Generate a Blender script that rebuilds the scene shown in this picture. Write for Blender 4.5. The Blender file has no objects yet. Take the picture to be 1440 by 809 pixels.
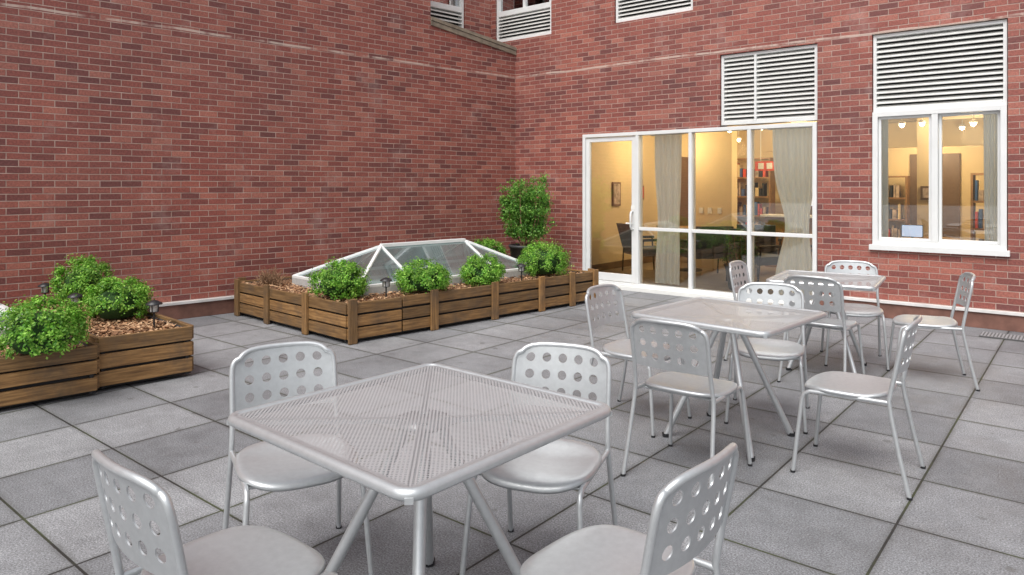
import bpy, math, random
from mathutils import Vector, Matrix, Quaternion
random.seed(7)
sc=bpy.context.scene
R=random.random
def U(a,b): return a+(b-a)*random.random()

# ------------------------------------------------------------ builder
class MB:
    def __init__(s): s.v=[];s.f=[];s.m=[];s.sm=[];s.uv=[]
    def add(s,vs,fs,mat=0,smooth=False,uvs=None):
        o=len(s.v); s.v+= [tuple(v) for v in vs]
        for i,f in enumerate(fs):
            s.f.append(tuple(o+k for k in f)); s.m.append(mat); s.sm.append(smooth)
            s.uv.append(uvs[i] if uvs else [(vs[k][0],vs[k][1]) for k in f])
    def obox(s,o,ax,ay,az,mat=0):
        o=Vector(o);ax=Vector(ax);ay=Vector(ay);az=Vector(az)
        L=[ax.length,ay.length,az.length]; ru,rv=R()*20,R()*20
        vs=[];lc=[]
        for k in range(2):
            for j in range(2):
                for i in range(2):
                    vs.append(o+ax*i+ay*j+az*k); lc.append((i*L[0],j*L[1],k*L[2]))
        fs=[(0,2,3,1),(4,5,7,6),(0,1,5,4),(2,6,7,3),(0,4,6,2),(1,3,7,5)]
        if ax.cross(ay).dot(az)<0: fs=[tuple(reversed(f)) for f in fs]
        long=max(range(3),key=lambda i:L[i]); uvs=[]
        for f in fs:
            cs=[lc[k] for k in f]
            var=[i for i in range(3) if max(c[i] for c in cs)-min(c[i] for c in cs)>1e-9 or L[i]<1e-9]
            if long in var:
                a=long; b=[i for i in var if i!=long]; b=b[0] if b else (long+1)%3
            else:
                a=var[0]; b=var[1] if len(var)>1 else (a+1)%3
            uvs.append([(c[a]+ru,c[b]+rv) for c in cs])
        s.add(vs,fs,mat,False,uvs)
    def box(s,x0,x1,y0,y1,z0,z1,mat=0):
        s.obox((x0,y0,z0),(x1-x0,0,0),(0,y1-y0,0),(0,0,z1-z0),mat)
    def bar(s,p,q,w,h,mat=0,up=(0,0,1)):
        p=Vector(p);q=Vector(q);d=(q-p); n=d.normalized()
        sd=n.cross(Vector(up)); 
        if sd.length<1e-4: sd=Vector((1,0,0))
        sd.normalize(); u=sd.cross(n).normalized()
        s.obox(p-sd*w/2-u*h/2,d,sd*w,u*h,mat)
    def tube(s,pts,r,n=10,mat=0,closed=False,caps=True):
        pts=[Vector(p) for p in pts]; N=len(pts)
        rs=r if isinstance(r,(list,tuple)) else [r]*N
        tang=[]
        for i in range(N):
            a=pts[(i-1)%N] if (closed or i>0) else pts[i]
            b=pts[(i+1)%N] if (closed or i<N-1) else pts[i]
            tang.append((b-a).normalized())
        t=tang[0]; ref=Vector((0,0,1)) if abs(t.z)<.9 else Vector((1,0,0))
        u=t.cross(ref).normalized(); vs=[]
        for i in range(N):
            if i>0:
                q=tang[i-1].rotation_difference(tang[i]); u=q@u
            u=(u-tang[i]*u.dot(tang[i])).normalized(); w=tang[i].cross(u)
            for k in range(n):
                a=2*math.pi*k/n; vs.append(pts[i]+(u*math.cos(a)+w*math.sin(a))*rs[i])
        fs=[]
        for i in range(N if closed else N-1):
            j=(i+1)%N
            for k in range(n):
                l=(k+1)%n; fs.append((i*n+k,i*n+l,j*n+l,j*n+k))
        s.add(vs,fs,mat,True)
        if caps and not closed:
            s.add(vs[:n],[tuple(reversed(range(n)))],mat); s.add(vs[-n:],[tuple(range(n))],mat)
    def revolve(s,c,prof,n=20,mat=0,smooth=True):
        vs=[];fs=[];c=Vector(c)
        for (r,z) in prof:
            for k in range(n):
                a=2*math.pi*k/n; vs.append(c+Vector((r*math.cos(a),r*math.sin(a),z)))
        for i in range(len(prof)-1):
            for k in range(n):
                l=(k+1)%n; fs.append((i*n+k,i*n+l,(i+1)*n+l,(i+1)*n+k))
        s.add(vs,fs,mat,smooth)
    def mesh(s,name,mats):
        me=bpy.data.meshes.new(name); me.from_pydata(s.v,[],s.f)
        for m in mats: me.materials.append(m)
        me.polygons.foreach_set('material_index',s.m)
        me.polygons.foreach_set('use_smooth',s.sm)
        uvl=me.uv_layers.new(name='UVMap'); flat=[]
        for u in s.uv:
            for c in u: flat+= [c[0],c[1]]
        uvl.data.foreach_set('uv',flat); me.update(); return me
def obj(name,data,parent=None,M=None,bevel=0,solid=0):
    o=bpy.data.objects.new(name,data); sc.collection.objects.link(o)
    if parent: o.parent=parent
    if M is not None: o.matrix_world=M
    if bevel:
        b=o.modifiers.new('b','BEVEL'); b.width=bevel; b.segments=2; b.limit_method='ANGLE'; b.angle_limit=math.radians(50)
    if solid:
        b=o.modifiers.new('s','SOLIDIFY'); b.thickness=solid; b.offset=0
    return o
def empty(name,M=None,parent=None):
    e=bpy.data.objects.new(name,None); sc.collection.objects.link(e); e.empty_display_size=.2
    if parent: e.parent=parent
    if M is not None: e.matrix_local=M
    return e

# ------------------------------------------------------------ materials
def newmat(name):
    m=bpy.data.materials.new(name); m.use_nodes=True; nt=m.node_tree
    return m,nt,nt.nodes['Principled BSDF'],nt.nodes['Material Output']
def N(nt,t,**k):
    n=nt.nodes.new(t)
    for a,b in k.items(): setattr(n,a,b)
    return n
def noise(nt,vec,scale,detail=3,rough=.5):
    n=N(nt,'ShaderNodeTexNoise'); n.inputs['Scale'].default_value=scale; n.inputs['Detail'].default_value=detail
    n.inputs['Roughness'].default_value=rough
    if vec is not None: nt.links.new(vec,n.inputs['Vector'])
    return n.outputs['Fac']
def ramp(nt,fac,stops):
    n=N(nt,'ShaderNodeValToRGB'); e=n.color_ramp.elements
    while len(e)<len(stops): e.new(.5)
    for i,(p,c) in enumerate(stops):
        e[i].position=p; e[i].color=(c[0],c[1],c[2],1) if isinstance(c,(tuple,list)) else (c,c,c,1)
    nt.links.new(fac,n.inputs['Fac']); return n.outputs['Color']
def mix(nt,fac,a,b,mode='MIX'):
    n=N(nt,'ShaderNodeMix',data_type='RGBA',blend_type=mode)
    def st(sock,v):
        if isinstance(v,(int,float)): sock.default_value=v
        elif isinstance(v,(tuple,list)): sock.default_value=(v[0],v[1],v[2],1)
        else: nt.links.new(v,sock)
    st(n.inputs[0],fac); st(n.inputs[6],a); st(n.inputs[7],b); return n.outputs[2]
def math_(nt,op,a,b=None):
    n=N(nt,'ShaderNodeMath',operation=op)
    for i,v in enumerate((a,b)):
        if v is None: continue
        if isinstance(v,(int,float)): n.inputs[i].default_value=v
        else: nt.links.new(v,n.inputs[i])
    return n.outputs[0]
def bump(nt,h,strength,dist,bsdf):
    n=N(nt,'ShaderNodeBump'); n.inputs['Strength'].default_value=strength; n.inputs['Distance'].default_value=dist
    nt.links.new(h,n.inputs['Height']); nt.links.new(n.outputs[0],bsdf.inputs['Normal'])
def objco(nt): return N(nt,'ShaderNodeTexCoord').outputs['Object']
def simple(name,col,rough=.5,metal=0,var=.12,scale=30,bmp=0):
    m,nt,b,o=newmat(name); v=objco(nt)
    f=noise(nt,v,scale,3,.6)
    c=ramp(nt,f,[(.3,[x*(1-var) for x in col]),(.7,[min(1,x*(1+var)) for x in col])])
    nt.links.new(c,b.inputs['Base Color']); b.inputs['Roughness'].default_value=rough; b.inputs['Metallic'].default_value=metal
    if bmp: bump(nt,f,bmp,.005,b)
    return m

def brick_mat():
    m,nt,b,o=newmat('brick'); co=objco(nt)
    sp=N(nt,'ShaderNodeSeparateXYZ'); nt.links.new(co,sp.inputs[0])
    cb=N(nt,'ShaderNodeCombineXYZ')
    xy=math_(nt,'ADD',sp.outputs[0],sp.outputs[1])
    w=noise(nt,co,3.0,1); wz=math_(nt,'MULTIPLY',math_(nt,'SUBTRACT',w,.5),.009)
    nt.links.new(math_(nt,'ADD',xy,40),cb.inputs[0]); nt.links.new(math_(nt,'ADD',sp.outputs[2],wz),cb.inputs[1])
    br=N(nt,'ShaderNodeTexBrick'); br.offset=.5; br.inputs['Scale'].default_value=1
    br.inputs['Brick Width'].default_value=.203; br.inputs['Row Height'].default_value=.0677
    br.inputs['Mortar Size'].default_value=.0050; br.inputs['Mortar Smooth'].default_value=.35
    br.inputs['Color1'].default_value=(0,0,0,1); br.inputs['Color2'].default_value=(1,1,1,1); br.inputs['Mortar'].default_value=(.5,.5,.5,1)
    nt.links.new(cb.outputs[0],br.inputs['Vector'])
    bc=ramp(nt,br.outputs['Color'],[(0,(.165,.056,.050)),(.22,(.240,.073,.058)),(.5,(.285,.086,.066)),(.78,(.330,.108,.080)),(1,(.40,.150,.110))])
    big=noise(nt,co,.55,3,.6); bc=mix(nt,1,bc,ramp(nt,big,[(.3,(.82,.88,.94)),(.7,(1.14,1.06,1.02))]),'MULTIPLY')
    fine=noise(nt,co,50,2,.7); bc=mix(nt,1,bc,ramp(nt,fine,[(.3,.72),(.7,1.26)]),'MULTIPLY')
    mo=ramp(nt,noise(nt,co,5,2),[(.3,(.33,.215,.175)),(.7,(.56,.40,.34))])
    c=mix(nt,br.outputs['Fac'],bc,mo)
    zz=sp.outputs[2]
    wob=math_(nt,'MULTIPLY',math_(nt,'SUBTRACT',big,.5),.10)
    d=math_(nt,'ABSOLUTE',math_(nt,'SUBTRACT',math_(nt,'ADD',zz,wob),3.27))
    n2=noise(nt,co,1.6,4,.75)
    band=math_(nt,'MULTIPLY',math_(nt,'LESS_THAN',d,.013),ramp(nt,n2,[(.40,0),(.54,1)]))
    eff=ramp(nt,n2,[(.56,0),(.80,.34)])
    c=mix(nt,math_(nt,'MULTIPLY',band,.7),c,(.66,.54,.46))
    c=mix(nt,eff,c,(.60,.46,.42))
    nt.links.new(c,b.inputs['Base Color'])
    b.inputs['Roughness'].default_value=.6
    h=math_(nt,'ADD',math_(nt,'SUBTRACT',1,br.outputs['Fac']),math_(nt,'MULTIPLY',fine,.4))
    bump(nt,h,.9,.007,b); return m

def paver_mat():
    m,nt,b,o=newmat('concrete_pavers'); co=objco(nt)
    S=.61
    mp=N(nt,'ShaderNodeMapping'); mp.inputs['Location'].default_value=(.675+61,-3.511+61,0); nt.links.new(co,mp.inputs[0])
    def bt(ms,sm):
        br=N(nt,'ShaderNodeTexBrick'); br.offset=0; br.squash=1; br.inputs['Scale'].default_value=1
        br.inputs['Brick Width'].default_value=S; br.inputs['Row Height'].default_value=S
        br.inputs['Mortar Size'].default_value=ms; br.inputs['Mortar Smooth'].default_value=sm
        br.inputs['Color1'].default_value=(0,0,0,1); br.inputs['Color2'].default_value=(1,1,1,1)
        nt.links.new(mp.outputs[0],br.inputs['Vector']); return br
    br=bt(.0060,.3); b2=bt(.040,1)
    tile=ramp(nt,br.outputs['Color'],[(0,(.178,.183,.193)),(.5,(.222,.227,.238)),(1,(.272,.277,.287))])
    sp=noise(nt,co,130,2,.85)
    c=mix(nt,1,tile,ramp(nt,sp,[(.32,.45),(.5,1.0),(.68,1.75)]),'MULTIPLY')
    n1=noise(nt,co,1.3,5,.72)
    c=mix(nt,1,c,ramp(nt,n1,[(.3,.72),(.45,.95),(.7,1.15)]),'MULTIPLY')
    n7=noise(nt,co,8,4,.75)
    c=mix(nt,1,c,ramp(nt,n7,[(.32,.86),(.68,1.10)]),'MULTIPLY')
    moss=ramp(nt,n1,[(.45,(.028,.027,.025)),(.58,(.055,.064,.028))])
    c=mix(nt,math_(nt,'MULTIPLY',b2.outputs['Fac'],ramp(nt,n7,[(.35,.05),(.7,.8)])),c,(.085,.085,.08))
    spots=ramp(nt,noise(nt,co,9,1,.5),[(.72,0),(.77,.5)])
    c=mix(nt,spots,c,(.10,.10,.095))
    c=mix(nt,br.outputs['Fac'],c,moss)
    nt.links.new(c,b.inputs['Base Color'])
    nt.links.new(ramp(nt,n1,[(.3,.5),(.7,.8)]),b.inputs['Roughness'])
    h=math_(nt,'ADD',math_(nt,'SUBTRACT',1,br.outputs['Fac']),math_(nt,'MULTIPLY',sp,.4))
    bump(nt,h,.7,.006,b); return m

def wood_mat():
    m,nt,b,o=newmat('stained_wood'); uv=N(nt,'ShaderNodeTexCoord').outputs['UV']
    mp=N(nt,'ShaderNodeMapping'); mp.inputs['Scale'].default_value=(1.6,26,1); nt.links.new(uv,mp.inputs[0])
    g=noise(nt,mp.outputs[0],2.0,5,.65)
    c=ramp(nt,g,[(.28,(.10,.050,.020)),(.48,(.24,.130,.048)),(.62,(.36,.205,.082)),(.8,(.47,.30,.145))])
    isl=N(nt,'ShaderNodeNewGeometry').outputs['Random Per Island']
    c=mix(nt,1,c,ramp(nt,isl,[(0,(.58,.60,.62)),(1,(1.22,1.18,1.1))]),'MULTIPLY')
    c=mix(nt,ramp(nt,noise(nt,objco(nt),4,4,.7),[(.45,0),(.75,.7)]),c,(.085,.065,.048))
    nt.links.new(c,b.inputs['Base Color']); b.inputs['Roughness'].default_value=.65; bump(nt,g,.4,.004,b); return m

def leaf_mat(name,dark,mid,light):
    m,nt,b,o=newmat(name); isl=N(nt,'ShaderNodeNewGeometry').outputs['Random Per Island']
    c=ramp(nt,isl,[(0,dark),(.5,mid),(1,light)])
    c=mix(nt,1,c,ramp(nt,noise(nt,objco(nt),9,1),[(.35,.70),(.65,1.2)]),'MULTIPLY')
    nt.links.new(c,b.inputs['Base Color']); b.inputs['Roughness'].default_value=.5
    tr=N(nt,'ShaderNodeBsdfTranslucent'); nt.links.new(c,tr.inputs[0])
    mx=N(nt,'ShaderNodeMixShader'); mx.inputs[0].default_value=.4
    nt.links.new(b.outputs[0],mx.inputs[1]); nt.links.new(tr.outputs[0],mx.inputs[2]); nt.links.new(mx.outputs[0],o.inputs[0]); return m
def island_mat(name,stops,rough=.8):
    m,nt,b,o=newmat(name); isl=N(nt,'ShaderNodeNewGeometry').outputs['Random Per Island']
    nt.links.new(ramp(nt,isl,stops),b.inputs['Base Color']); b.inputs['Roughness'].default_value=rough; return m

def glass_mat(name,tint=(1,1,1),refl=.9,ior=1.5,base=.0):
    m,nt,b,o=newmat(name); nt.nodes.remove(b)
    t=N(nt,'ShaderNodeBsdfTransparent'); t.inputs[0].default_value=(*tint,1)
    g=N(nt,'ShaderNodeBsdfGlossy'); g.inputs['Roughness'].default_value=.01; g.inputs[0].default_value=(refl,refl,refl,1)
    fr=N(nt,'ShaderNodeFresnel'); fr.inputs[0].default_value=ior
    f=math_(nt,'MINIMUM',math_(nt,'ADD',math_(nt,'MULTIPLY',fr.outputs[0],1.8),base),1)
    mx=N(nt,'ShaderNodeMixShader'); nt.links.new(f,mx.inputs[0]); nt.links.new(t.outputs[0],mx.inputs[1]); nt.links.new(g.outputs[0],mx.inputs[2])
    nt.links.new(mx.outputs[0],o.inputs[0]); return m

def perf_mat():
    m,nt,b,o=newmat('perforated_steel'); co=objco(nt)
    mp=N(nt,'ShaderNodeMapping'); mp.inputs['Rotation'].default_value=(0,0,math.radians(45))
    P=.0115; mp.inputs['Scale'].default_value=(1/P,1/P,1); mp.inputs['Location'].default_value=(300,300,0); nt.links.new(co,mp.inputs[0])
    sp=N(nt,'ShaderNodeSeparateXYZ'); nt.links.new(mp.outputs[0],sp.inputs[0])
    fx=math_(nt,'SUBTRACT',math_(nt,'FRACT',sp.outputs[0]),.5); fy=math_(nt,'SUBTRACT',math_(nt,'FRACT',sp.outputs[1]),.5)
    d=math_(nt,'SQRT',math_(nt,'ADD',math_(nt,'MULTIPLY',fx,fx),math_(nt,'MULTIPLY',fy,fy)))
    hole=math_(nt,'LESS_THAN',d,.31)
    b.inputs['Base Color'].default_value=(.60,.61,.62,1); b.inputs['Metallic'].default_value=.5; b.inputs['Roughness'].default_value=.42
    t=N(nt,'ShaderNodeBsdfTransparent'); mx=N(nt,'ShaderNodeMixShader')
    nt.links.new(hole,mx.inputs[0]); nt.links.new(b.outputs[0],mx.inputs[1]); nt.links.new(t.outputs[0],mx.inputs[2]); nt.links.new(mx.outputs[0],o.inputs[0]); return m
def curtain_mat():
    m,nt,b,o=newmat('sheer_curtain'); b.inputs['Base Color'].default_value=(.93,.94,.95,1); b.inputs['Roughness'].default_value=.9
    tr=N(nt,'ShaderNodeBsdfTranslucent'); tr.inputs[0].default_value=(.80,.90,1.0,1)
    mx=N(nt,'ShaderNodeMixShader'); mx.inputs[0].default_value=.42; nt.links.new(b.outputs[0],mx.inputs[1]); nt.links.new(tr.outputs[0],mx.inputs[2])
    nt.links.new(mx.outputs[0],o.inputs[0]); return m

def emis(name,col,s):
    m,nt,b,o=newmat(name); b.inputs['Emission Color'].default_value=(*col,1); b.inputs['Emission Strength'].default_value=s; return m

BR=brick_mat(); PV=paver_mat(); WD=wood_mat()
SIL=simple('silver_powder_coat',(.58,.60,.61),.38,.62,.05,40)
PERF=perf_mat()
WHT=simple('white_aluminium',(.78,.79,.78),.35,0,.04,4)
LOUV=simple('louver_paint',(.80,.80,.77),.45,0,.06,3)
DARK=simple('dark_void',(.03,.03,.032),.8)
MEMB=simple('brown_membrane',(.20,.095,.07),.7,0,.3,5,.2)
FLASH=simple('flashing_metal',(.70,.68,.66),.5,0,.15,4)
COPE=simple('weathered_coping',(.24,.20,.15),.8,0,.3,8,.3)
SOIL=simple('mulch_bed',(.20,.105,.055),.95,0,.4,40,.8)
CHIP=island_mat('wood_chips',[(0,(.14,.065,.03)),(.5,(.38,.20,.10)),(1,(.62,.41,.24))])
LEAF=leaf_mat('boxwood_leaf',(.06,.21,.016),(.19,.46,.040),(.44,.72,.13))
LEAF2=leaf_mat('shrub_leaf',(.05,.17,.02),(.14,.36,.045),(.32,.56,.11))
LEAF3=leaf_mat('bush_reflection_leaf',(.02,.08,.01),(.06,.18,.03),(.12,.28,.05))  # leaves of the added plants that imitate bush reflections
DRY=island_mat('dry_twig',[(0,(.15,.08,.045)),(1,(.45,.28,.16))])
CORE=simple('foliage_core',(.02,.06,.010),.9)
BLK=simple('black_plastic',(.02,.02,.022),.4)
GL=glass_mat('window_glass',(.98,.99,.98),.95,1.5,.03)
GLU=glass_mat('upper_window_glass',(.5,.55,.57),.95,1.5,.45)
CREAM=simple('cream_paint',(.74,.60,.37),.7,0,.06,1)
CEIL=simple('ceiling_paint',(.66,.58,.44),.8,0,.06,1)
IFLR=simple('interior_floor',(.24,.19,.14),.35,0,.2,6)
CURT=curtain_mat()
RED=simple('red_panel',(.65,.08,.04),.5); BLUE=simple('blue_cover',(.05,.12,.3),.5); OAK=simple('oak_veneer',(.30,.17,.08),.5,0,.2,6)
GRYF=simple('grey_upholstery',(.08,.09,.10),.9); PIC=simple('print_paper',(.45,.36,.30),.6,0,.6,9)
IDOOR=simple('interior_door_wood',(.16,.10,.06),.5); IW=simple('white_notice',(.8,.8,.76),.6)
BULB=emis('lamp_bulb',(1,.86,.6),18)
SCRN=emis('lit_screen',(.5,.7,1),.8)

# ------------------------------------------------------------ geometry frame
C0=Vector((.058,11.54,0)); Bd=Vector((.773,-.6345,0)).normalized(); angB=math.atan2(Bd.y,Bd.x)
MBK=Matrix.Translation(C0)@Matrix.Rotation(angB,4,'Z')
Ad=Vector((1080,1000,0)).normalized(); angA=math.atan2(Ad.y,Ad.x)
MLF=Matrix.Rotation(angA-angB,4,'Z')   # local in building frame

bld=empty('brick_building'); bld.matrix_local=MBK
HW=7.5
def wall(name,x0,x1,z0,z1,holes,depth,parent,M=None,top=None):
    xs=sorted(set([x0,x1]+[h[0] for h in holes]+[h[1] for h in holes])); zs=sorted(set([z0,z1]+[h[2] for h in holes]+[h[3] for h in holes]))
    b=MB()
    def inh(x,z): return any(h[0]<x<h[1] and h[2]<z<h[3] for h in holes)
    for i in range(len(xs)-1):
        for j in range(len(zs)-1):
            if inh((xs[i]+xs[i+1])/2,(zs[j]+zs[j+1])/2): continue
            a,c,e,g=xs[i],xs[i+1],zs[j],zs[j+1]
            b.add([(a,0,e),(c,0,e),(c,0,g),(a,0,g)],[(0,1,2,3)])
            b.add([(a,depth,e),(c,depth,e),(c,depth,g),(a,depth,g)],[(3,2,1,0)])
    for h in holes:
        a,c,e,g=h
        b.add([(a,0,e),(a,depth,e),(a,depth,g),(a,0,g)],[(0,1,2,3)])
        b.add([(c,0,e),(c,depth,e),(c,depth,g),(c,0,g)],[(3,2,1,0)])
        b.add([(a,0,g),(c,0,g),(c,depth,g),(a,depth,g)],[(0,1,2,3)])
        b.add([(a,0,e),(c,0,e),(c,depth,e),(a,depth,e)],[(3,2,1,0)])
    b.add([(x0,0,z1),(x1,0,z1),(x1,depth,z1),(x0,depth,z1)],[(0,1,2,3)])
    b.add([(x0,0,z0),(x0,depth,z0),(x0,depth,z1),(x0,0,z1)],[(3,2,1,0)])
    b.add([(x1,0,z0),(x1,depth,z0),(x1,depth,z1),(x1,0,z1)],[(0,1,2,3)])
    o=obj(name,b.mesh(name,[BR]),parent)
    if M is not None: o.matrix_local=M
    return o
D1=(1.31,4.70,.0,2.28); L1=(3.47,4.70,2.28,3.23); W1=(5.30,6.59,.80,3.25)
UP=[(-.44,.72,3.88,5.7),(1.86,3.09,3.88,5.7),(4.3,5.5,3.88,5.7),(6.7,7.9,3.88,5.7)]
wall('back_wall',-.54,14,0,HW,[D1,L1,W1]+UP,.25,bld)
wall('side_wall',-16,-1.706,0,HW,[],.5,bld,MLF)
b=MB(); z0,z1=3.93,3.70
vs=[(-1.706,0,0),(0,0,0),(0,0,z1),(-1.706,0,z0),(-1.706,.5,0),(0,.5,0),(0,.5,z1),(-1.706,.5,z0)]
b.add(vs,[(0,1,2,3),(7,6,5,4),(3,2,6,7),(1,5,6,2)])
o=obj('side_wall_low',b.mesh('side_wall_low',[BR]),bld); o.matrix_local=MLF
b=MB(); b.obox((-1.704,-.03,z0+.002),(1.70,0,z1-z0),(0,.40,0),(0,0,.05),0)
b.obox((-1.704,-.002-.02,z0-.07),(1.70,0,z1-z0),(0,.02,0),(0,0,.065),1)
o=obj('wall_coping',b.mesh('wall_coping',[COPE,COPE]),bld); o.matrix_local=MLF
o=wall('recessed_wall',-14,-.06,3.3,HW,[(-1.95,-.62,4.02,5.7)],.2,bld); o.matrix_local=MLF@Matrix.Translation((0,.53,0))

def louver(b,x0,x1,z0,z1,y=.05,fr=.035,pitch=.055,div=None):
    b.box(x0,x1,y+.09,y+.11,z0,z1,1)
    b.box(x0,x0+fr,y-.02,y+.088,z0,z1,0); b.box(x1-fr,x1,y-.02,y+.088,z0,z1,0)
    b.box(x0+fr,x1-fr,y-.02,y+.088,z1-fr,z1,0); b.box(x0+fr,x1-fr,y-.02,y+.088,z0,z0+fr,0)
    if div: b.box(div-.015,div+.015,y-.023,y+.088,z0+fr,z1-fr,0)
    n=int((z1-z0-2*fr)/pitch); p=(z1-z0-2*fr)/n
    for i in range(n):
        z=z0+fr+i*p+.004
        b.obox((x0+fr,y-.012,z),(x1-x0-2*fr,0,0),(0,.05,.036),(0,-.003,.006),2)
        b.obox((x0+fr,y-.016,z-.003),(x1-x0-2*fr,0,0),(0,.004,0),(0,0,.016),2)
def frame(b,x0,x1,z0,z1,y0,y1,w,mat=0,wb=None):
    wb=wb if wb is not None else w
    b.box(x0,x0+w,y0,y1,z0,z1,mat); b.box(x1-w,x1,y0,y1,z0,z1,mat)
    b.box(x0+w,x1-w,y0+.001,y1-.001,z1-w,z1,mat); b.box(x0+w,x1-w,y0+.001,y1-.001,z0,z0+wb,mat)
wm=[WHT,DARK,LOUV,GL,GLU]
for i,(a,c,e,g) in enumerate(UP):
    b=MB(); louver(b,a+.01,c-.01,e+.01,e+.47); frame(b,a+.01,c-.01,e+.47,g-.01,.03,.13,.05)
    m=(a+c)/2; b.box(m-.02,m+.02,.04,.12,e+.52,g-.06,0); b.box(a+.06,c-.06,.08,.086,e+.52,g-.06,4)
    b.box(a+.01,c-.01,.3,.31,e+.47,g,1)
    obj('upper_window',b.mesh('upper_window',wm),bld,bevel=.003)
b=MB(); a,c,e,g=(-1.95,-.62,4.02,5.7)
louver(b,a+.01,c-.01,e+.01,e+.33); frame(b,a+.01,c-.01,e+.33,g-.01,.03,.13,.05); b.box(a+.06,c-.06,.08,.086,e+.38,g-.06,4); b.box(a,c,.19,.2,e+.3,g,1)
o=obj('recessed_window',b.mesh('recessed_window',wm),bld,bevel=.003); o.matrix_local=MLF@Matrix.Translation((0,.53,0))
b=MB(); louver(b,L1[0]+.008,L1[1]-.008,L1[2]+.02,L1[3]-.008,div=3.93)
obj('ventilation_louver',b.mesh('ventilation_louver',wm),bld,bevel=.002)
b=MB(); a,c,e,g=W1
louver(b,a+.008,c-.008,2.35,g-.008)
frame(b,a+.008,c-.008,e+.03,2.349,-.015,.12,.055); b.box(a-.02,c+.02,-.05,.06,e-.03,e+.03,0)
m=5.93; b.box(m-.03,m+.03,-.01,.11,e+.086,2.294,0)
frame(b,a+.065,m-.032,e+.087,2.292,.02,.08,.028); frame(b,m+.032,c-.065,e+.087,2.292,.045,.10,.028)
b.box(a+.09,m-.05,.05,.056,e+.11,2.27,3); b.box(m+.05,c-.09,.075,.081,e+.11,2.27,3)
obj('sliding_window',b.mesh('sliding_window',wm),bld,bevel=.004)
b=MB(); a,c,e,g=D1
frame(b,a+.005,c-.005,.06,g-.004,-.02,.12,.05,0,.045)
b.box(a,c,-.06,.14,.0,.058,2)
for x in (2.242,3.055,3.864): b.box(x-.024,x+.024,-.018,.115,.106,g-.055,0)
for (p,q) in ((2.27,3.029),(3.081,3.838),(3.890,4.645)):
    b.box(p,q,-.012,.10,.87,.915,0); b.box(p,q,.04,.048,.106,.87,3); b.box(p,q,.04,.048,.915,g-.055,3)
obj('storefront_glazing',b.mesh('storefront_glazing',wm),bld,bevel=.004)
b=MB(); x0,x1=1.37,2.21
frame(b,x0,x1,.112,2.218,.0,.055,.062,0,.11)
b.box(x0+.06,x1-.06,.024,.032,.22,2.158,3)
hx=x1-.04
b.tube([(hx,0,.88),(hx,-.05,.885),(hx,-.07,.92),(hx,-.07,1.10),(hx,-.05,1.135),(hx,0,1.14)],.014,8,0)
b.tube([(hx,0,.96),(hx-.10,-.03,.965)],.011,8,0)
b.box(hx-.03,hx+.03,-.006,0,1.16,1.22,2)
obj('glass_door',b.mesh('glass_door',wm),bld,bevel=.003)
b=MB()
for p,q in ((.02,1.30),(4.71,14)):
    b.box(p,q,-.03,-.002,0,.165,0); b.box(p,q,-.05,-.001,.167,.20,1)
obj('base_flashing',b.mesh('base_flashing',[MEMB,FLASH]),bld,bevel=.003)
b=MB(); b.box(-15.9,-.02,-.03,-.002,0,.165,0); b.box(-15.9,-.02,-.05,-.001,.167,.20,1)
o=obj('side_base_flashing',b.mesh('side_base_flashing',[MEMB,FLASH]),bld,bevel=.003); o.matrix_local=MLF

# ------------------------------------------------------------ interior room
rx0,rx1,ry0,ry1,rz0,rz1=.75,7.7,.252,6.2,.05,2.72
b=MB()
b.box(rx0,rx1,.14,ry1,-.02,rz0,2)
b.box(rx0,rx1,ry0,ry1,rz1,rz1+.05,1)
b.box(rx0-.1,rx0,ry0,ry1,0,rz1,0); b.box(rx1,rx1+.1,ry0,ry1,0,rz1,0); b.box(rx0,rx1,ry1,ry1+.1,0,rz1,0)
b.box(1.75,2.45,2.9,3.15,rz0,rz1-.001,0)
b.box(5.25,5.5,3.0,3.25,rz0,rz1-.001,0)
b.box(2.46,6.6,4.4,4.5,2.15,rz1-.001,0)
b.box(rx0,rx1,1.5,1.7,2.55,rz1-.001,1); b.box(rx0,rx1,3.4,3.6,2.5,rz1-.002,1)
b.box(2.7,3.3,6.15,6.197,.06,2.1,3); b.box(4.6,5.4,6.15,6.197,.06,2.1,3)
b.box(.752,.78,4.2,5.0,.06,2.1,3); b.box(.752,.765,.5,5.9,.05,.17,3)
for x,y,z in ((1.86,2.885,1.02),(2.02,2.885,1.02),(2.2,2.885,1.02)): b.box(x,x+.07,y,y+.014,z,z+.1,4)
obj('interior_room',b.mesh('interior_room',[CREAM,CEIL,IFLR,IDOOR,IW]),bld)
b=MB()
b.box(2.7,3.9,3.8,4.1,.05,.95,0); b.box(2.65,3.95,3.7,4.15,.951,.99,1)
obj('reception_counter',b.mesh('reception_counter',[OAK,WHT]),None,MBK,.005)
b=MB(); b.box(2.5,3.35,3.86,3.88,1.78,1.95,0); 
for i in range(5): b.box(2.56+i*.155,2.66+i*.155,3.85,3.859,1.81,1.92,1)
b.tube([(2.6,3.87,1.95),(2.6,3.87,2.7)],.006,6,1); b.tube([(3.25,3.87,1.95),(3.25,3.87,2.7)],.006,6,1)
obj('red_sign',b.mesh('red_sign',[RED,WHT]),None,MBK)
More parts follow.
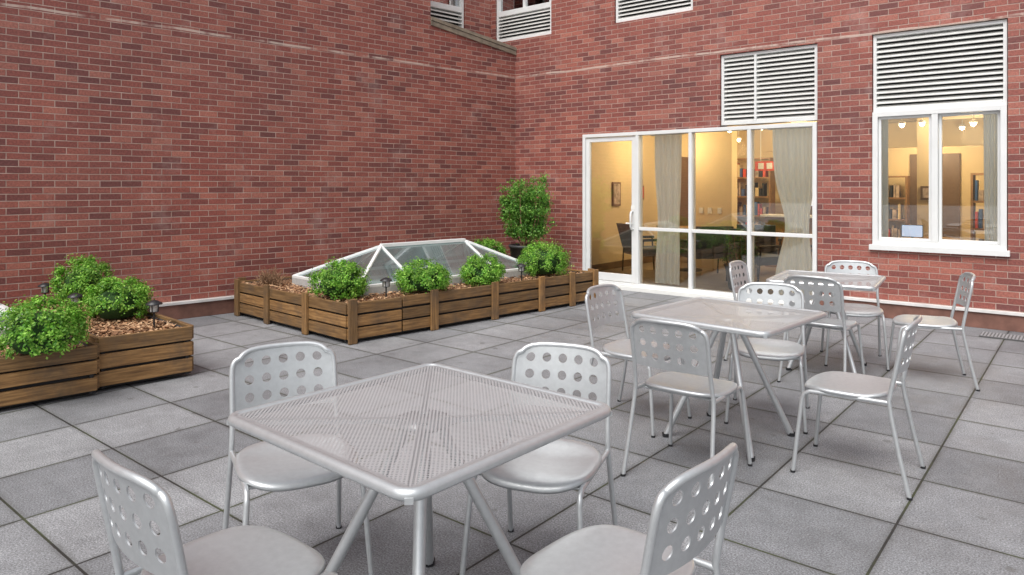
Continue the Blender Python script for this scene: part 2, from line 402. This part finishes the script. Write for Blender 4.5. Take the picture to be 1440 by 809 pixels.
def shelf(x0,y0,w=.9,hh=1.7):
    b=MB(); n=int(hh/.4)
    for k in range(n+1): b.box(x0+.03,x0+w,y0,y0+.3,.06+k*.4,.09+k*.4,0)
    b.box(x0,x0+.03,y0,y0+.3,.06,.09+n*.4,0); b.box(x0+w,x0+w+.03,y0,y0+.3,.06,.09+n*.4,0)
    for k in range(n):
        x=x0+.05
        while x<x0+w-.1:
            ww=U(.025,.08); b.box(x,x+ww*.9,y0+.04,y0+.22,.091+k*.4,.091+k*.4+U(.14,.3),random.choice([1,2,3,4,5,3])); x+=ww+U(0,.03)
    obj('bookshelf',b.mesh('bookshelf',[OAK,RED,BLUE,PIC,DARK,CREAM]),None,MBK)
shelf(5.9,3.2); shelf(3.6,5.7,1.0,1.6); shelf(6.6,5.6,.9,2.0); shelf(.9,5.7,1.2,2.0)
def picture(x,y,z,w,h,axis='x',m=None):
    b=MB()
    if axis=='x': b.box(x,x+w,y-.03,y-.002,z,z+h,0); b.box(x+.03,x+w-.03,y-.034,y-.031,z+.03,z+h-.03,1)
    else: b.box(x+.002,x+.03,y,y+w,z,z+h,0); b.box(x+.031,x+.034,y+.03,y+w-.03,z+.03,z+h-.03,1)
    obj('framed_picture',b.mesh('framed_picture',[IDOOR,m or PIC]),None,MBK)
picture(.75,1.75,1.15,.26,.42,'y'); picture(.75,2.6,1.25,.26,.26,'y',RED)
picture(5.3,3.0,1.3,.14,.2); picture(6.8,6.2,1.2,.5,.5)
def lounge(x,y,a,m=GRYF):
    b=MB()
    b.box(-.32,.32,-.3,.3,.3,.42,0); 
    b.obox((-.3,-.34,.40),(.6,0,0),(0,.09,0),(0,-.12,.42),0)
    for s in (-1,1):
        b.box(s*.36-.03,s*.36+.03,-.3,.28,.55,.59,1)
        b.tube([(s*.36,.25,.55),(s*.34,.28,0)],.015,6,1); b.tube([(s*.36,-.28,.56),(s*.34,-.32,0)],.015,6,1)
    obj('lounge_chair',b.mesh('lounge_chair',[m,DARK]),None,MBK@Matrix.Translation((x,y,.05))@Matrix.Rotation(a,4,'Z'),.02)
lounge(1.5,1.7,-.6); lounge(2.4,1.9,.8); lounge(3.4,1.6,-.5); lounge(4.2,1.5,2.2); lounge(6.3,1.6,.5); lounge(1.4,3.6,2.6); lounge(2.9,2.9,.3)
def cafe(x,y):
    b=MB(); b.revolve((0,0,0),[(0.001,.72),(.35,.72),(.36,.735),(.35,.75),(0.001,.75)],24,0); b.revolve((0,0,0),[(.22,.0),(.22,.02),(.03,.04),(.03,.72)],16,1)
    obj('cafe_table',b.mesh('cafe_table',[OAK,DARK]),None,MBK@Matrix.Translation((x,y,.05)))
cafe(1.9,2.4); cafe(5.6,2.0)
b=MB(); b.box(-.25,.25,-.02,.02,.15,.47,0); b.box(-.235,.235,-.024,-.021,.165,.455,1); b.box(-.03,.03,-.02,.02,.01,.15,0); b.box(-.12,.12,-.08,.08,0,.012,0)
me=b.mesh('computer_monitor',[BLK,SCRN])
obj('computer_monitor',me,None,MBK@Matrix.Translation((3.3,3.9,.99)))
b=MB(); b.box(5.0,5.9,1.3,1.7,.72,.76,0)
for (p,q) in ((5.03,1.33),(5.85,1.33),(5.03,1.65),(5.85,1.65)): b.box(p,p+.03,q,q+.03,.05,.72,0)
obj('writing_desk',b.mesh('writing_desk',[OAK]),None,MBK)
obj('computer_monitor.001',me,None,MBK@Matrix.Translation((5.45,1.5,.76))@Matrix.Diagonal((.5,.5,.5,1)))
def curtain(x0,x1,z0,z1,y,seed,pinch=0):
    rnd=random.Random(seed); b=MB(); nx,nz=110,26; vs=[]; ph=[rnd.uniform(0,6) for _ in range(4)]
    for j in range(nz+1):
        t=j/nz; z=z0+(z1-z0)*t
        w=1-pinch*math.exp(-((t-.42)/.2)**2) if pinch else 1
        w*= .9+.1*t
        cx=(x0+x1)/2+(pinch*.12*math.exp(-((t-.42)/.25)**2))
        for i in range(nx+1):
            s=i/nx; x=cx+(s-.5)*(x1-x0)*w
            yy=y+.018*math.sin(s*44+ph[0]+.8*math.sin(t*2+ph[1]))+.010*math.sin(s*19+ph[2]+t*2)
            vs.append((x,yy,z))
    fs=[(j*(nx+1)+i,j*(nx+1)+i+1,(j+1)*(nx+1)+i+1,(j+1)*(nx+1)+i) for j in range(nz) for i in range(nx)]
    b.add(vs,fs,0,True); b.tube([(x0-.05,y,z1+.01),(x1+.05,y,z1+.01)],.012,8,1)
    obj('curtain',b.mesh('curtain',[CURT,WHT]),None,MBK)
curtain(2.42,2.84,.12,2.22,.16,1,.15); curtain(4.10,4.62,.12,2.22,.16,2,.40)
curtain(5.35,5.44,.87,2.33,.16,3); curtain(6.36,6.54,.87,2.33,.16,4)
def lamp(x,y,z,power=0):
    b=MB(); b.tube([(0,0,0),(0,0,rz1-z)],.006,6,0)
    b.revolve((0,0,0),[(.012,.02),(.045,0),(.052,-.03),(.048,-.03),(.040,-.005),(0.001,.01)],16,0)
    b.revolve((0,0,-.045),[(0.001,-.036),(.028,-.02),(.036,0),(.026,.02),(0.001,.03)],12,1)
    M=MBK@Matrix.Translation((x,y,z)); o=obj('pendant_lamp',b.mesh('pendant_lamp',[WHT,BULB]),None,M)
    if power:
        l=bpy.data.lights.new('lamp_light','POINT'); l.energy=power; l.color=(1,.76,.44); l.shadow_soft_size=.15
        lo=bpy.data.objects.new('lamp_light',l); sc.collection.objects.link(lo); lo.parent=o; lo.location=(0,0,-.22)
for a in ((1.6,2.3,2.45,40),(1.9,4.6,2.45,42),(3.5,3.1,2.4,52),(6.0,2.6,2.4,48),(5.0,5.3,2.45,50),(2.7,2.2,2.45),(2.9,2.6,2.4),(3.3,2.0,2.45),(5.2,2.2,2.4),(5.35,2.8,2.45),(5.7,4.0,2.45),(3.1,5.0,2.45)): lamp(*a)

# ------------------------------------------------------------ ground
b=MB(); S=45; b.add([(-S,-S,0),(S,-S,0),(S,S,0),(-S,S,0)],[(0,1,2,3)])
obj('paved_terrace_ground',b.mesh('paved_terrace_ground',[PV]),None,Matrix.Rotation(angB,4,'Z'))
b=MB(); b.box(-.28,.28,-.13,.13,.004,.010,0)
for i in range(19): b.box(-.27+i*.029,-.255+i*.029,-.12,.12,.0105,.014,1)
obj('drain_grate',b.mesh('drain_grate',[simple('drain_base',(.12,.12,.12),.7),simple('galvanised_grate',(.30,.30,.31),.6)]),None,Matrix.Translation((4.95,6.98,0))@Matrix.Rotation(angB,4,'Z'))

# ------------------------------------------------------------ planters
pa=Vector((.727,.686,0)).normalized(); pb=Vector((-.727,.686,0)).normalized(); Zu=Vector((0,0,1))
def side(b,p,d,n,L,posts,h=.41,joint=None):
    b.obox(p-n*.05+Zu*.02,d*L,n*.028,Zu*(h-.06),1)
    segs=[(0,L)] if not joint else [(0,joint-.008),(joint+.008,L)]
    k=(h-.05)/3
    for (s0,s1) in segs:
        for q in range(3):
            z0=.045+q*k; z1=z0+k-.018
            b.obox(p+d*(s0+.002)-n*(.02-U(0,.004))+Zu*(z0+U(-.004,.004)),d*(s1-s0-.004)+Zu*U(-.004,.004),n*.034,Zu*(z1-z0),0)
    for s in posts:
        b.obox(p+d*(s-.045+U(-.01,.01))+n*.016+Zu*.004,d*.09,n*.03,Zu*(h+U(.004,.016)),0)
def chips(b,fn,n,z,mat=0):
    for i in range(n):
        c=fn()
        if c is None: continue
        c=Vector((c.x,c.y,z+U(0,.025))); a=U(0,6.3); l=U(.010,.028); w=U(.004,.011)
        u=Vector((math.cos(a),math.sin(a),U(-.5,.5)))*l; v=Vector((-math.sin(a),math.cos(a),U(-.6,.6)))*w
        b.add([c-u-v,c+u-v*.6,c+u+v,c-u*.8+v],[(0,1,2,3)],mat)
def planter(P,la,lb,postF,postL,sky,joint=None,h=.41,nch=7500,postT=None):
    b=MB(); nf=(pa.cross(Zu)).normalized(); nl=(-pb.cross(Zu)).normalized()
    side(b,P,pa,nf,la,postF,h,joint); side(b,P,pb,nl,lb,postL,h)
    side(b,P+pb*lb,pa,-nf,la,[.1,la-.1],h); side(b,P+pa*la,pb,-nl,lb,postT if postT is not None else [.1,lb/2,lb-.1],h)
    e=empty('wooden_planter',Matrix.Identity(4))
    obj('boards',b.mesh('boards',[WD,DARK]),e,bevel=.004)
    b=MB(); nx,ny=40,26; vs=[]
    for j in range(ny+1):
        for i in range(nx+1):
            q=P+pa*(.03+(la-.06)*i/nx)+pb*(.03+(lb-.06)*j/ny); vs.append((q.x,q.y,h-.06+U(-.008,.012)))
    b.add(vs,[(j*(nx+1)+i,j*(nx+1)+i+1,(j+1)*(nx+1)+i+1,(j+1)*(nx+1)+i) for j in range(ny) for i in range(nx)],0,True)
    def fn():
        a_,b_=U(.05,la-.05),U(.05,lb-.05)
        if sky and sky[0]<a_<sky[1] and sky[2]<b_<sky[3]: return None
        return P+pa*a_+pb*b_
    chips(b,fn,nch,h-.055,1)
    obj('mulch',b.mesh('mulch',[SOIL,CHIP]),e)
    return e
def skymat():
    m,nt,b,o=newmat('skylight_glass'); nt.nodes.remove(b)
    t=N(nt,'ShaderNodeBsdfTransparent'); t.inputs[0].default_value=(.72,.84,.82,1)
    g=N(nt,'ShaderNodeBsdfGlossy'); g.inputs['Roughness'].default_value=.03; g.inputs[0].default_value=(.95,.98,1,1)
    d=N(nt,'ShaderNodeBsdfDiffuse'); nt.links.new(ramp(nt,noise(nt,objco(nt),1.5,4,.6),[(.3,(.34,.43,.43)),(.7,(.55,.63,.62))]),d.inputs[0])
    fr=N(nt,'ShaderNodeFresnel'); fr.inputs[0].default_value=1.5
    m1=N(nt,'ShaderNodeMixShader'); m1.inputs[0].default_value=.15; nt.links.new(t.outputs[0],m1.inputs[1]); nt.links.new(d.outputs[0],m1.inputs[2])
    m2=N(nt,'ShaderNodeMixShader'); nt.links.new(math_(nt,'MINIMUM',math_(nt,'ADD',math_(nt,'MULTIPLY',fr.outputs[0],1.9),.06),1),m2.inputs[0])
    nt.links.new(m1.outputs[0],m2.inputs[1]); nt.links.new(g.outputs[0],m2.inputs[2]); nt.links.new(m2.outputs[0],o.inputs[0]); return m
SKG=skymat()
SKC=simple('skylight_curb',(.45,.45,.44),.6); SKW=simple('skylight_well',(.42,.50,.50),.7,0,.45,1.2)
def skylight(P,a0,a1,b0,b1,r0,r1,br,hz=.80,zb=.45):
    W=lambda a,b_,z: P+pa*a+pb*b_+Zu*z
    c=[W(a0,b0,zb),W(a1,b0,zb),W(a1,b1,zb),W(a0,b1,zb)]; e0=W(r0,br,hz); e1=W(r1,br,hz)
    b=MB()
    b.add([c[0],c[1],e1,e0],[(0,1,2,3)],1); b.add([c[2],c[3],e0,e1],[(0,1,2,3)],1); b.add([c[3],c[0],e0],[(0,1,2)],1); b.add([c[1],c[2],e1],[(0,1,2)],1)
    for i in range(4): 
        b.bar(c[i],c[(i+1)%4],.045,.028,0)
        lo=Vector(c[i])-Zu*.06; l2=Vector(c[(i+1)%4])-Zu*.06; b.bar(lo,l2,.045,.10,2)
    up=Zu*.006
    for p,q in ((c[0],e0),(c[3],e0),(c[1],e1),(c[2],e1)): b.bar(p+up,q+up,.034,.028,0)
    b.bar(e0+up*1.5,e1+up*1.5,.06,.04,0)
    for t in (0,1):
        q=e0.lerp(e1,t); rr=r0+(r1-r0)*t
        b.bar(W(rr,b0,zb)+up,q+up,.028,.022,0); b.bar(W(rr,b1,zb)+up,q+up,.028,.022,0)
    b.add([W(a0,b0,.37),W(a1,b0,.37),W(a1,b1,.37),W(a0,b1,.37)],[(0,1,2,3)],3)
    obj('hipped_skylight',b.mesh('hipped_skylight',[WHT,SKG,SKC,SKW]),None,bevel=.004)
P1=Vector((-1.56,6.70,0))
planter(P1,3.64,2.30,[.045,1.0,1.85,2.6,3.15,3.6],[.7,1.5,2.2],(.45,3.05,.5,1.8),joint=.62)
skylight(P1,.45,3.05,.5,1.8,1.15,2.4,1.1)
E2=Vector((-2.53,5.6,0))
nf=(pa.cross(Zu)).normalized()
planter(E2-pa*.66,.66,2.25,[],[1.1],None,h=.42,nch=2400,postT=[])
PA=E2-pa*4.0+nf*.07
planter(PA,3.32,2.30,[.1,.9,1.7,2.62],[.1,1.1,2.1],(.45,3.1,.5,1.8),h=.385,postT=[])
skylight(PA,.45,3.1,.6,1.85,1.2,2.4,1.2)

# ------------------------------------------------------------ plants
def leaves(b,c,nrm,l,w,mat=0,j=.75):
    n=(nrm+Vector((U(-1,1),U(-1,1),U(-1,1)))*j).normalized()
    t=n.cross(Vector((U(-1,1),U(-1,1),U(-1,1))));
    if t.length<1e-3: return
    t.normalize(); s=n.cross(t)
    b.add([c-t*l*.5,c+s*w*.5+n*l*.06,c+t*l*.5,c-s*w*.5+n*l*.06],[(0,1,2,3)],mat)
def bush(x,y,z,r,h,seed,n=6200,name='boxwood_shrub'):
    rs=random.getstate(); random.seed(seed); b=MB(); ctr=Vector((0,0,h*.45))
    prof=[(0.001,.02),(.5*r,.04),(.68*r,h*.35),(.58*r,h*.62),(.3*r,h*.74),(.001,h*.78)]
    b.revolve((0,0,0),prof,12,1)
    cl=[]
    for i in range(100):
        th=U(0,6.283); ph=math.asin(U(-.6,1)); k=U(.80,1.0)
        d=Vector((math.cos(th)*math.cos(ph),math.sin(th)*math.cos(ph),math.sin(ph)))
        cl.append((ctr+Vector((d.x*r*k,d.y*r*k,d.z*h*.55*k)),d,U(.10,.20)*r))
    for i in range(n):
        c,d,cr=random.choice(cl); o=Vector((random.gauss(0,1),random.gauss(0,1),random.gauss(0,1)))*cr*.58
        p=c+o
        if p.z<0: p.z=U(0,.06)
        leaves(b,p,(o.normalized()*.6+d+Vector((0,0,.5))).normalized(),U(.016,.030),U(.011,.018))
    for i in range(6):
        a=U(0,6.28); b.tube([(0,0,-.03),(math.cos(a)*r*.3,math.sin(a)*r*.3,h*.3)],.008,5,2)
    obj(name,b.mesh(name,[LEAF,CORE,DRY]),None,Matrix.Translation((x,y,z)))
    random.setstate(rs)
def PB(P,a,b_): q=P+pa*a+pb*b_; return q.x,q.y
x,y=PB(P1,.22,.50); bush(x,y,.36,.28,.38,1)
x,y=PB(P1,1.05,.22); bush(x,y,.36,.28,.34,2)
x,y=PB(P1,1.92,.24); bush(x,y,.36,.26,.33,3)
x,y=PB(P1,3.02,.32); bush(x,y,.36,.32,.42,4)
x,y=PB(P1,3.38,1.75); bush(x,y,.36,.28,.36,5)
bush(-3.24,4.86,.34,.28,.38,6); bush(-3.33,5.98,.36,.25,.36,7); bush(-4.14,6.84,.36,.25,.45,8)
b=MB(); random.seed(21)
for i in range(240):
    a=U(0,6.28); e=U(.25,1.4); L=U(.12,.24); d=Vector((math.cos(a)*math.cos(e),math.sin(a)*math.cos(e),math.sin(e)))
    p=Vector((U(-.07,.07),U(-.07,.07),0)); m=p+d*L*.5+Vector((U(-.02,.02),U(-.02,.02),0)); q=p+d*L+Vector((U(-.03,.03),U(-.03,.03),0))
    b.tube([p,m,q],[.003,.0022,.001],4,0,caps=False)
    for k in range(4): leaves(b,p.lerp(q,U(.4,1)),d,U(.012,.025),.008,0)
x,y=PB(P1,.25,1.95); obj('dried_shrub',b.mesh('dried_shrub',[DRY]),None,Matrix.Translation((x,y,.35)))
POT=simple('dark_pot',(.045,.047,.05),.5)
def potted(name,M,mat,nst,ncl,rr,seed,top=(1.3,1.66)):
    b=MB(); random.seed(seed)
    b.revolve((0,0,0),[(0.001,.0),(.17,.0),(.20,.30),(.235,.60),(.25,.60),(.25,.64),(.225,.64),(.215,.58),(.001,.58)],28,2)
    stems=[]
    for i in range(nst):
        a=i*.9+U(-.2,.2); r=U(.08,rr); tp=Vector((math.cos(a)*r,math.sin(a)*r,U(*top))); mid=Vector((math.cos(a)*r*.85,math.sin(a)*r*.85,1.0))
        b.tube([(math.cos(a)*.04,math.sin(a)*.04,.56),mid,tp],[.012,.009,.004],6,1); stems.append((mid,tp,a))
    for i in range(ncl):
        mid,tp,a=random.choice(stems); t=U(-.55,1.03); c=mid.lerp(tp,t)+Vector((random.gauss(0,.06),random.gauss(0,.06),U(-.05,.05)))
        if c.z<.74: c.z=U(.74,.9)
        for k in range(40):
            o=Vector((random.gauss(0,1),random.gauss(0,1),random.gauss(0,1)))*.036
            leaves(b,c+o,(o.normalized()+Vector((0,0,.5))).normalized(),U(.03,.055),U(.015,.026),0)
    obj(name,b.mesh(name,[mat,DRY,POT]),None,M)
potted('potted_shrub',Matrix.Translation((.20,10.42,0)),LEAF2,14,280,.30,5)
potted('bush_reflection',MBK@Matrix.Translation((3.45,.75,.05))@Matrix.Diagonal((.9,.9,.55,1)),LEAF3,10,90,.3,9)  # added plant behind the glass, imitating a reflection of the planter bushes
potted('bush_reflection',MBK@Matrix.Translation((2.15,1.1,.05))@Matrix.Diagonal((.7,.7,.5,1)),LEAF3,9,70,.3,10)  # second added plant, also standing in for mirrored planter bushes
def pathlight(x,y,z=.35):
    b=MB(); b.tube([(0,0,-.05),(0,0,.13)],.008,8,0)
    b.revolve((0,0,.13),[(.001,0),(.032,.004),(.036,.010)],14,0)
    b.revolve((0,0,.13),[(.028,.008),(.032,.065)],14,1)
    for k in range(4):
        a=k*math.pi/2; b.tube([(math.cos(a)*.032,math.sin(a)*.032,.135),(math.cos(a)*.036,math.sin(a)*.036,.20)],.004,5,0)
    b.revolve((0,0,.195),[(.062,0),(.060,.010),(.026,.030),(.001,.036)],16,0); b.revolve((0,0,.195),[(.001,.002),(.062,0)],16,0)
    obj('solar_path_light',b.mesh('solar_path_light',[BLK,simple('frosted_lens',(.5,.5,.48),.3)]),None,Matrix.Translation((x,y,z)))
x,y=PB(P1,.52,.12); pathlight(x,y); x,y=PB(P1,2.42,.12); pathlight(x,y)
pathlight(-2.86,5.66,.36); pathlight(-3.76,6.10); pathlight(-4.45,6.75)

# ------------------------------------------------------------ chair
def chair_meshes():
    Z0,HH=.575,.250
    def bk(u,v):
        vp=max(0,(v-.45)/.55); k=.032*abs(u)**4*vp**4
        x=.207*u-math.copysign(k,u); z=Z0+HH*v-k
        return Vector((x,-.212-(z-.45)*.19-.032*(1-u*u),z))
    fr=MB()
    def leg(s):
        return [Vector((s*.236,-.305,0)),Vector((s*.226,-.258,.2)),Vector((s*.217,-.222,.38)),Vector((s*.213,-.212,.45)),Vector((s*.209,-.225,.52))]
    L=leg(-1)+[bk(-1,v) for v in (0,.2,.4,.55,.65,.75,.82,.88,.93,.97)]+[bk(u,1) for u in (-.99,-.95,-.9,-.84,-.76,-.66,-.5,-.25,0,.25,.5,.66,.76,.84,.9,.95,.99)]
    L+=[bk(1,v) for v in (.97,.93,.88,.82,.75,.65,.55,.4,.2,0)]+list(reversed(leg(1)))
    fr.tube(L,.0110,12,0)
    for s in (-1,1):
        fr.tube([(s*.232,.235,0),(s*.218,.215,.2),(s*.205,.195,.39),(s*.203,.183,.418),(s*.203,.155,.432),(s*.207,0,.436),(s*.213,-.212,.44)],.0105,12,0)
        fr.revolve((s*.232,.235,0),[(.0125,0),(.0125,.012)],10,1); fr.revolve((s*.236,-.305,0),[(.013,0),(.013,.012)],10,1)
    fr.tube([(-.205,-.13,.428),(.205,-.13,.428)],.008,8,0); fr.tube([(-.205,.14,.428),(.205,.14,.428)],.008,8,0)
    st=MB(); rings=[.25,.5,.7,.85,.94,.985,1.0,1.0]; n=56; vs=[]
    zo=[-.0115,-.009,-.005,-.0015,.0005,-.002,-.008,-.018]
    def zf(y): return (-(.02*max(0,(y-.1)/.11)**2) if y>0 else 0)+.012*max(0,-(y+.1)/.11)
    for ri,r in enumerate(rings):
        for k in range(n):
            a=2*math.pi*k/n; c,s=math.cos(a),math.sin(a); e=2/3.0
            x=math.copysign(abs(c)**e,c)*.222; y=math.copysign(abs(s)**e,s)*.212
            if s>0: x*=1-.04*s; 
            rr=r if ri<7 else .995
            vs.append((x*rr,y*rr+.005,.458+zo[ri]+zf(y*rr)))
    vs.append((0,.005,.458-.012)); cidx=len(vs)-1
    fs=[(i*n+k,(i+1)*n+k,(i+1)*n+(k+1)%n,i*n+(k+1)%n) for i in range(len(rings)-1) for k in range(n)]
    fs+=[(cidx,k,(k+1)%n) for k in range(n)]
    st.add(vs,fs,0,True)
    pn=MB(); nc,nr=5,3
    u0,u1,v0,v1=-.84,.84,.10,.93
    du=(u1-u0)/nc; dv=(v1-v0)/nr
    rad=.0190
    def g(u,v): return bk(u,v)+Vector((0,.004,0))
    def quad(a,b_,c,d,nu,nv):
        vs=[g(a+(b_-a)*i/nu,c+(d-c)*j/nv) for j in range(nv+1) for i in range(nu+1)]
        pn.add(vs,[(j*(nu+1)+i,j*(nu+1)+i+1,(j+1)*(nu+1)+i+1,(j+1)*(nu+1)+i) for j in range(nv) for i in range(nu)],0,True)
    K=24
    for i in range(nc):
        for j in range(nr):
            cu=u0+du*(i+.5); cv=v0+dv*(j+.5); vs=[]
            ru=rad/.207; rv=rad/HH
            for rr in (0,1):
                for k in range(K):
                    a=2*math.pi*k/K; c,s=math.cos(a),math.sin(a)
                    if rr==0: vs.append(g(cu+ru*c,cv+rv*s))
                    else:
                        m=max(abs(c),abs(s)); vs.append(g(cu+du/2*c/m,cv+dv/2*s/m))
            pn.add(vs,[(k,K+k,K+(k+1)%K,(k+1)%K) for k in range(K)],0,True)
    quad(-1,u0,0,1,2,12); quad(u1,1,0,1,2,12); quad(u0,u1,0,v0,15,2); quad(u0,u1,v1,1,15,2)
    return fr.mesh('frame',[SIL,BLK]),st.mesh('seat',[SIL]),pn.mesh('backrest',[SIL])
CF,CS,CP=chair_meshes()
def chair(x,y,fx,fy):
    a=math.atan2(fy,fx)-math.pi/2
    e=empty('metal_chair',Matrix.Translation((x,y,0))@Matrix.Rotation(a,4,'Z'))
    obj('frame',CF,e); obj('seat',CS,e,solid=.003); o=obj('backrest',CP,e)
    w=o.modifiers.new('w','WELD'); w.merge_threshold=.0004
    s=o.modifiers.new('s','SOLIDIFY'); s.thickness=.004; s.offset=0
    s=o.modifiers.new('e','EDGE_SPLIT'); s.split_angle=math.radians(40)
for c in [(-.83,2.73,.46,-.89),(.11,2.71,-.35,-.94),(-.765,1.95,.63,.77),(.265,1.95,-.745,.667),
          (.95,3.76,.62,.78),(.82,4.56,.75,-.66),(1.66,4.6,-.4,-.92),(1.80,3.76,-.8,.6),
          (2.42,5.5,.65,.76),(2.22,6.10,.8,-.6),(2.92,6.05,-.35,-.93),(3.22,5.52,-.93,.38)]: chair(*c)

# ------------------------------------------------------------ tables
def table_meshes(S=.92,H=.745):
    h=S/2; rc=.045; fr=MB(); pts=[]
    for (sx,sy,a0) in ((1,1,0),(-1,1,90),(-1,-1,180),(1,-1,270)):
        cx,cy=sx*(h-.018-rc),sy*(h-.018-rc)
        for k in range(7):
            a=math.radians(a0+k*15); pts.append((cx+rc*math.cos(a),cy+rc*math.sin(a),H-.016))
    fr.tube(pts,.0175,12,0,closed=True)
    o=h-.022; i=h-.045; z=H-.0045
    for q in range(4):
        c,s=[(1,0),(0,1),(-1,0),(0,-1)][q]
        rot=lambda x,y:(x*c-y*s,x*s+y*c,z)
        fr.add([rot(-i,-o),rot(i,-o),rot(i,-i),rot(-i,-i)],[(0,1,2,3)],0)
        fr.add([rot(i,-i),rot(i,-o+.004),rot(o-.012,-o+.012),rot(o-.004,-i)],[(0,1,2,3)],0)
    for a in (45,135,225,315):
        ca,sa=math.cos(math.radians(a)),math.sin(math.radians(a)); D=h*1.36
        fr.bar((ca*.05,sa*.05,H-.035),(ca*D,sa*D,H-.026),.022,.016,0)
        fr.tube([(ca*.055,sa*.055,H-.03),(ca*.075,sa*.075,H-.10),(ca*.40,sa*.40,.012)],.0195,14,0)
        fr.revolve((ca*.402,sa*.402,0),[(.022,0),(.024,.022)],12,1)
    fr.revolve((0,0,0),[(.001,H-.05),(.09,H-.05),(.09,H-.03),(.001,H-.03)],20,0)
    tp=MB(); n=24; vs=[]
    for j in range(n+1):
        for k in range(n+1):
            x=-i+2*i*k/n; y=-i+2*i*j/n; m=max(abs(x),abs(y))/i
            vs.append((x,y,z-.011*(1-m)))
    tp.add(vs,[(j*(n+1)+k,j*(n+1)+k+1,(j+1)*(n+1)+k+1,(j+1)*(n+1)+k) for j in range(n) for k in range(n)],0,False)
    return fr.mesh('table_frame',[SIL,BLK]),tp.mesh('perforated_top',[PERF])
TF,TT=table_meshes()
def table(x,y,phi,s=1):
    e=empty('perforated_metal_table',Matrix.Translation((x,y,0))@Matrix.Rotation(math.radians(45+phi),4,'Z')@Matrix.Diagonal((s,s,1,1)))
    obj('table_frame',TF,e); obj('perforated_top',TT,e)
table(-.30,2.395,4.0,1.03); table(1.30,4.25,1,.94); table(2.60,5.85,12,.88)

# ------------------------------------------------------------ light, world, camera
sd=Vector((-.45,-.75,1.35)).normalized()
w=bpy.data.worlds.new('World'); sc.world=w; w.use_nodes=True; nt=w.node_tree; bg=nt.nodes['Background']
sky=nt.nodes.new('ShaderNodeTexSky'); sky.sky_type='NISHITA'; sky.sun_disc=False
sky.sun_elevation=math.asin(sd.z); sky.sun_rotation=math.atan2(sd.x,sd.y)
sky.dust_density=4; sky.air_density=1.2
hs=nt.nodes.new('ShaderNodeHueSaturation'); hs.inputs['Saturation'].default_value=.32
nt.links.new(sky.outputs[0],hs.inputs['Color']); nt.links.new(hs.outputs[0],bg.inputs[0]); bg.inputs[1].default_value=.15
l=bpy.data.lights.new('overcast_sun','SUN'); l.energy=2.6; l.angle=math.radians(45); l.color=(1,.98,.96)
o=bpy.data.objects.new('overcast_sun',l); sc.collection.objects.link(o); o.rotation_euler=(-sd).to_track_quat('-Z','Y').to_euler(); o.location=(0,0,12)
cam=bpy.data.cameras.new('camera'); cam.sensor_width=36; cam.lens=24.9; cam.shift_y=-.099; cam.clip_end=300; cam.clip_start=.05
co=bpy.data.objects.new('camera',cam); sc.collection.objects.link(co); co.location=(0,0,1.5); co.rotation_euler=(math.pi/2,0,0); sc.camera=co
sc.view_settings.view_transform='Standard'; sc.view_settings.look='None'; sc.view_settings.exposure=0; sc.view_settings.gamma=1
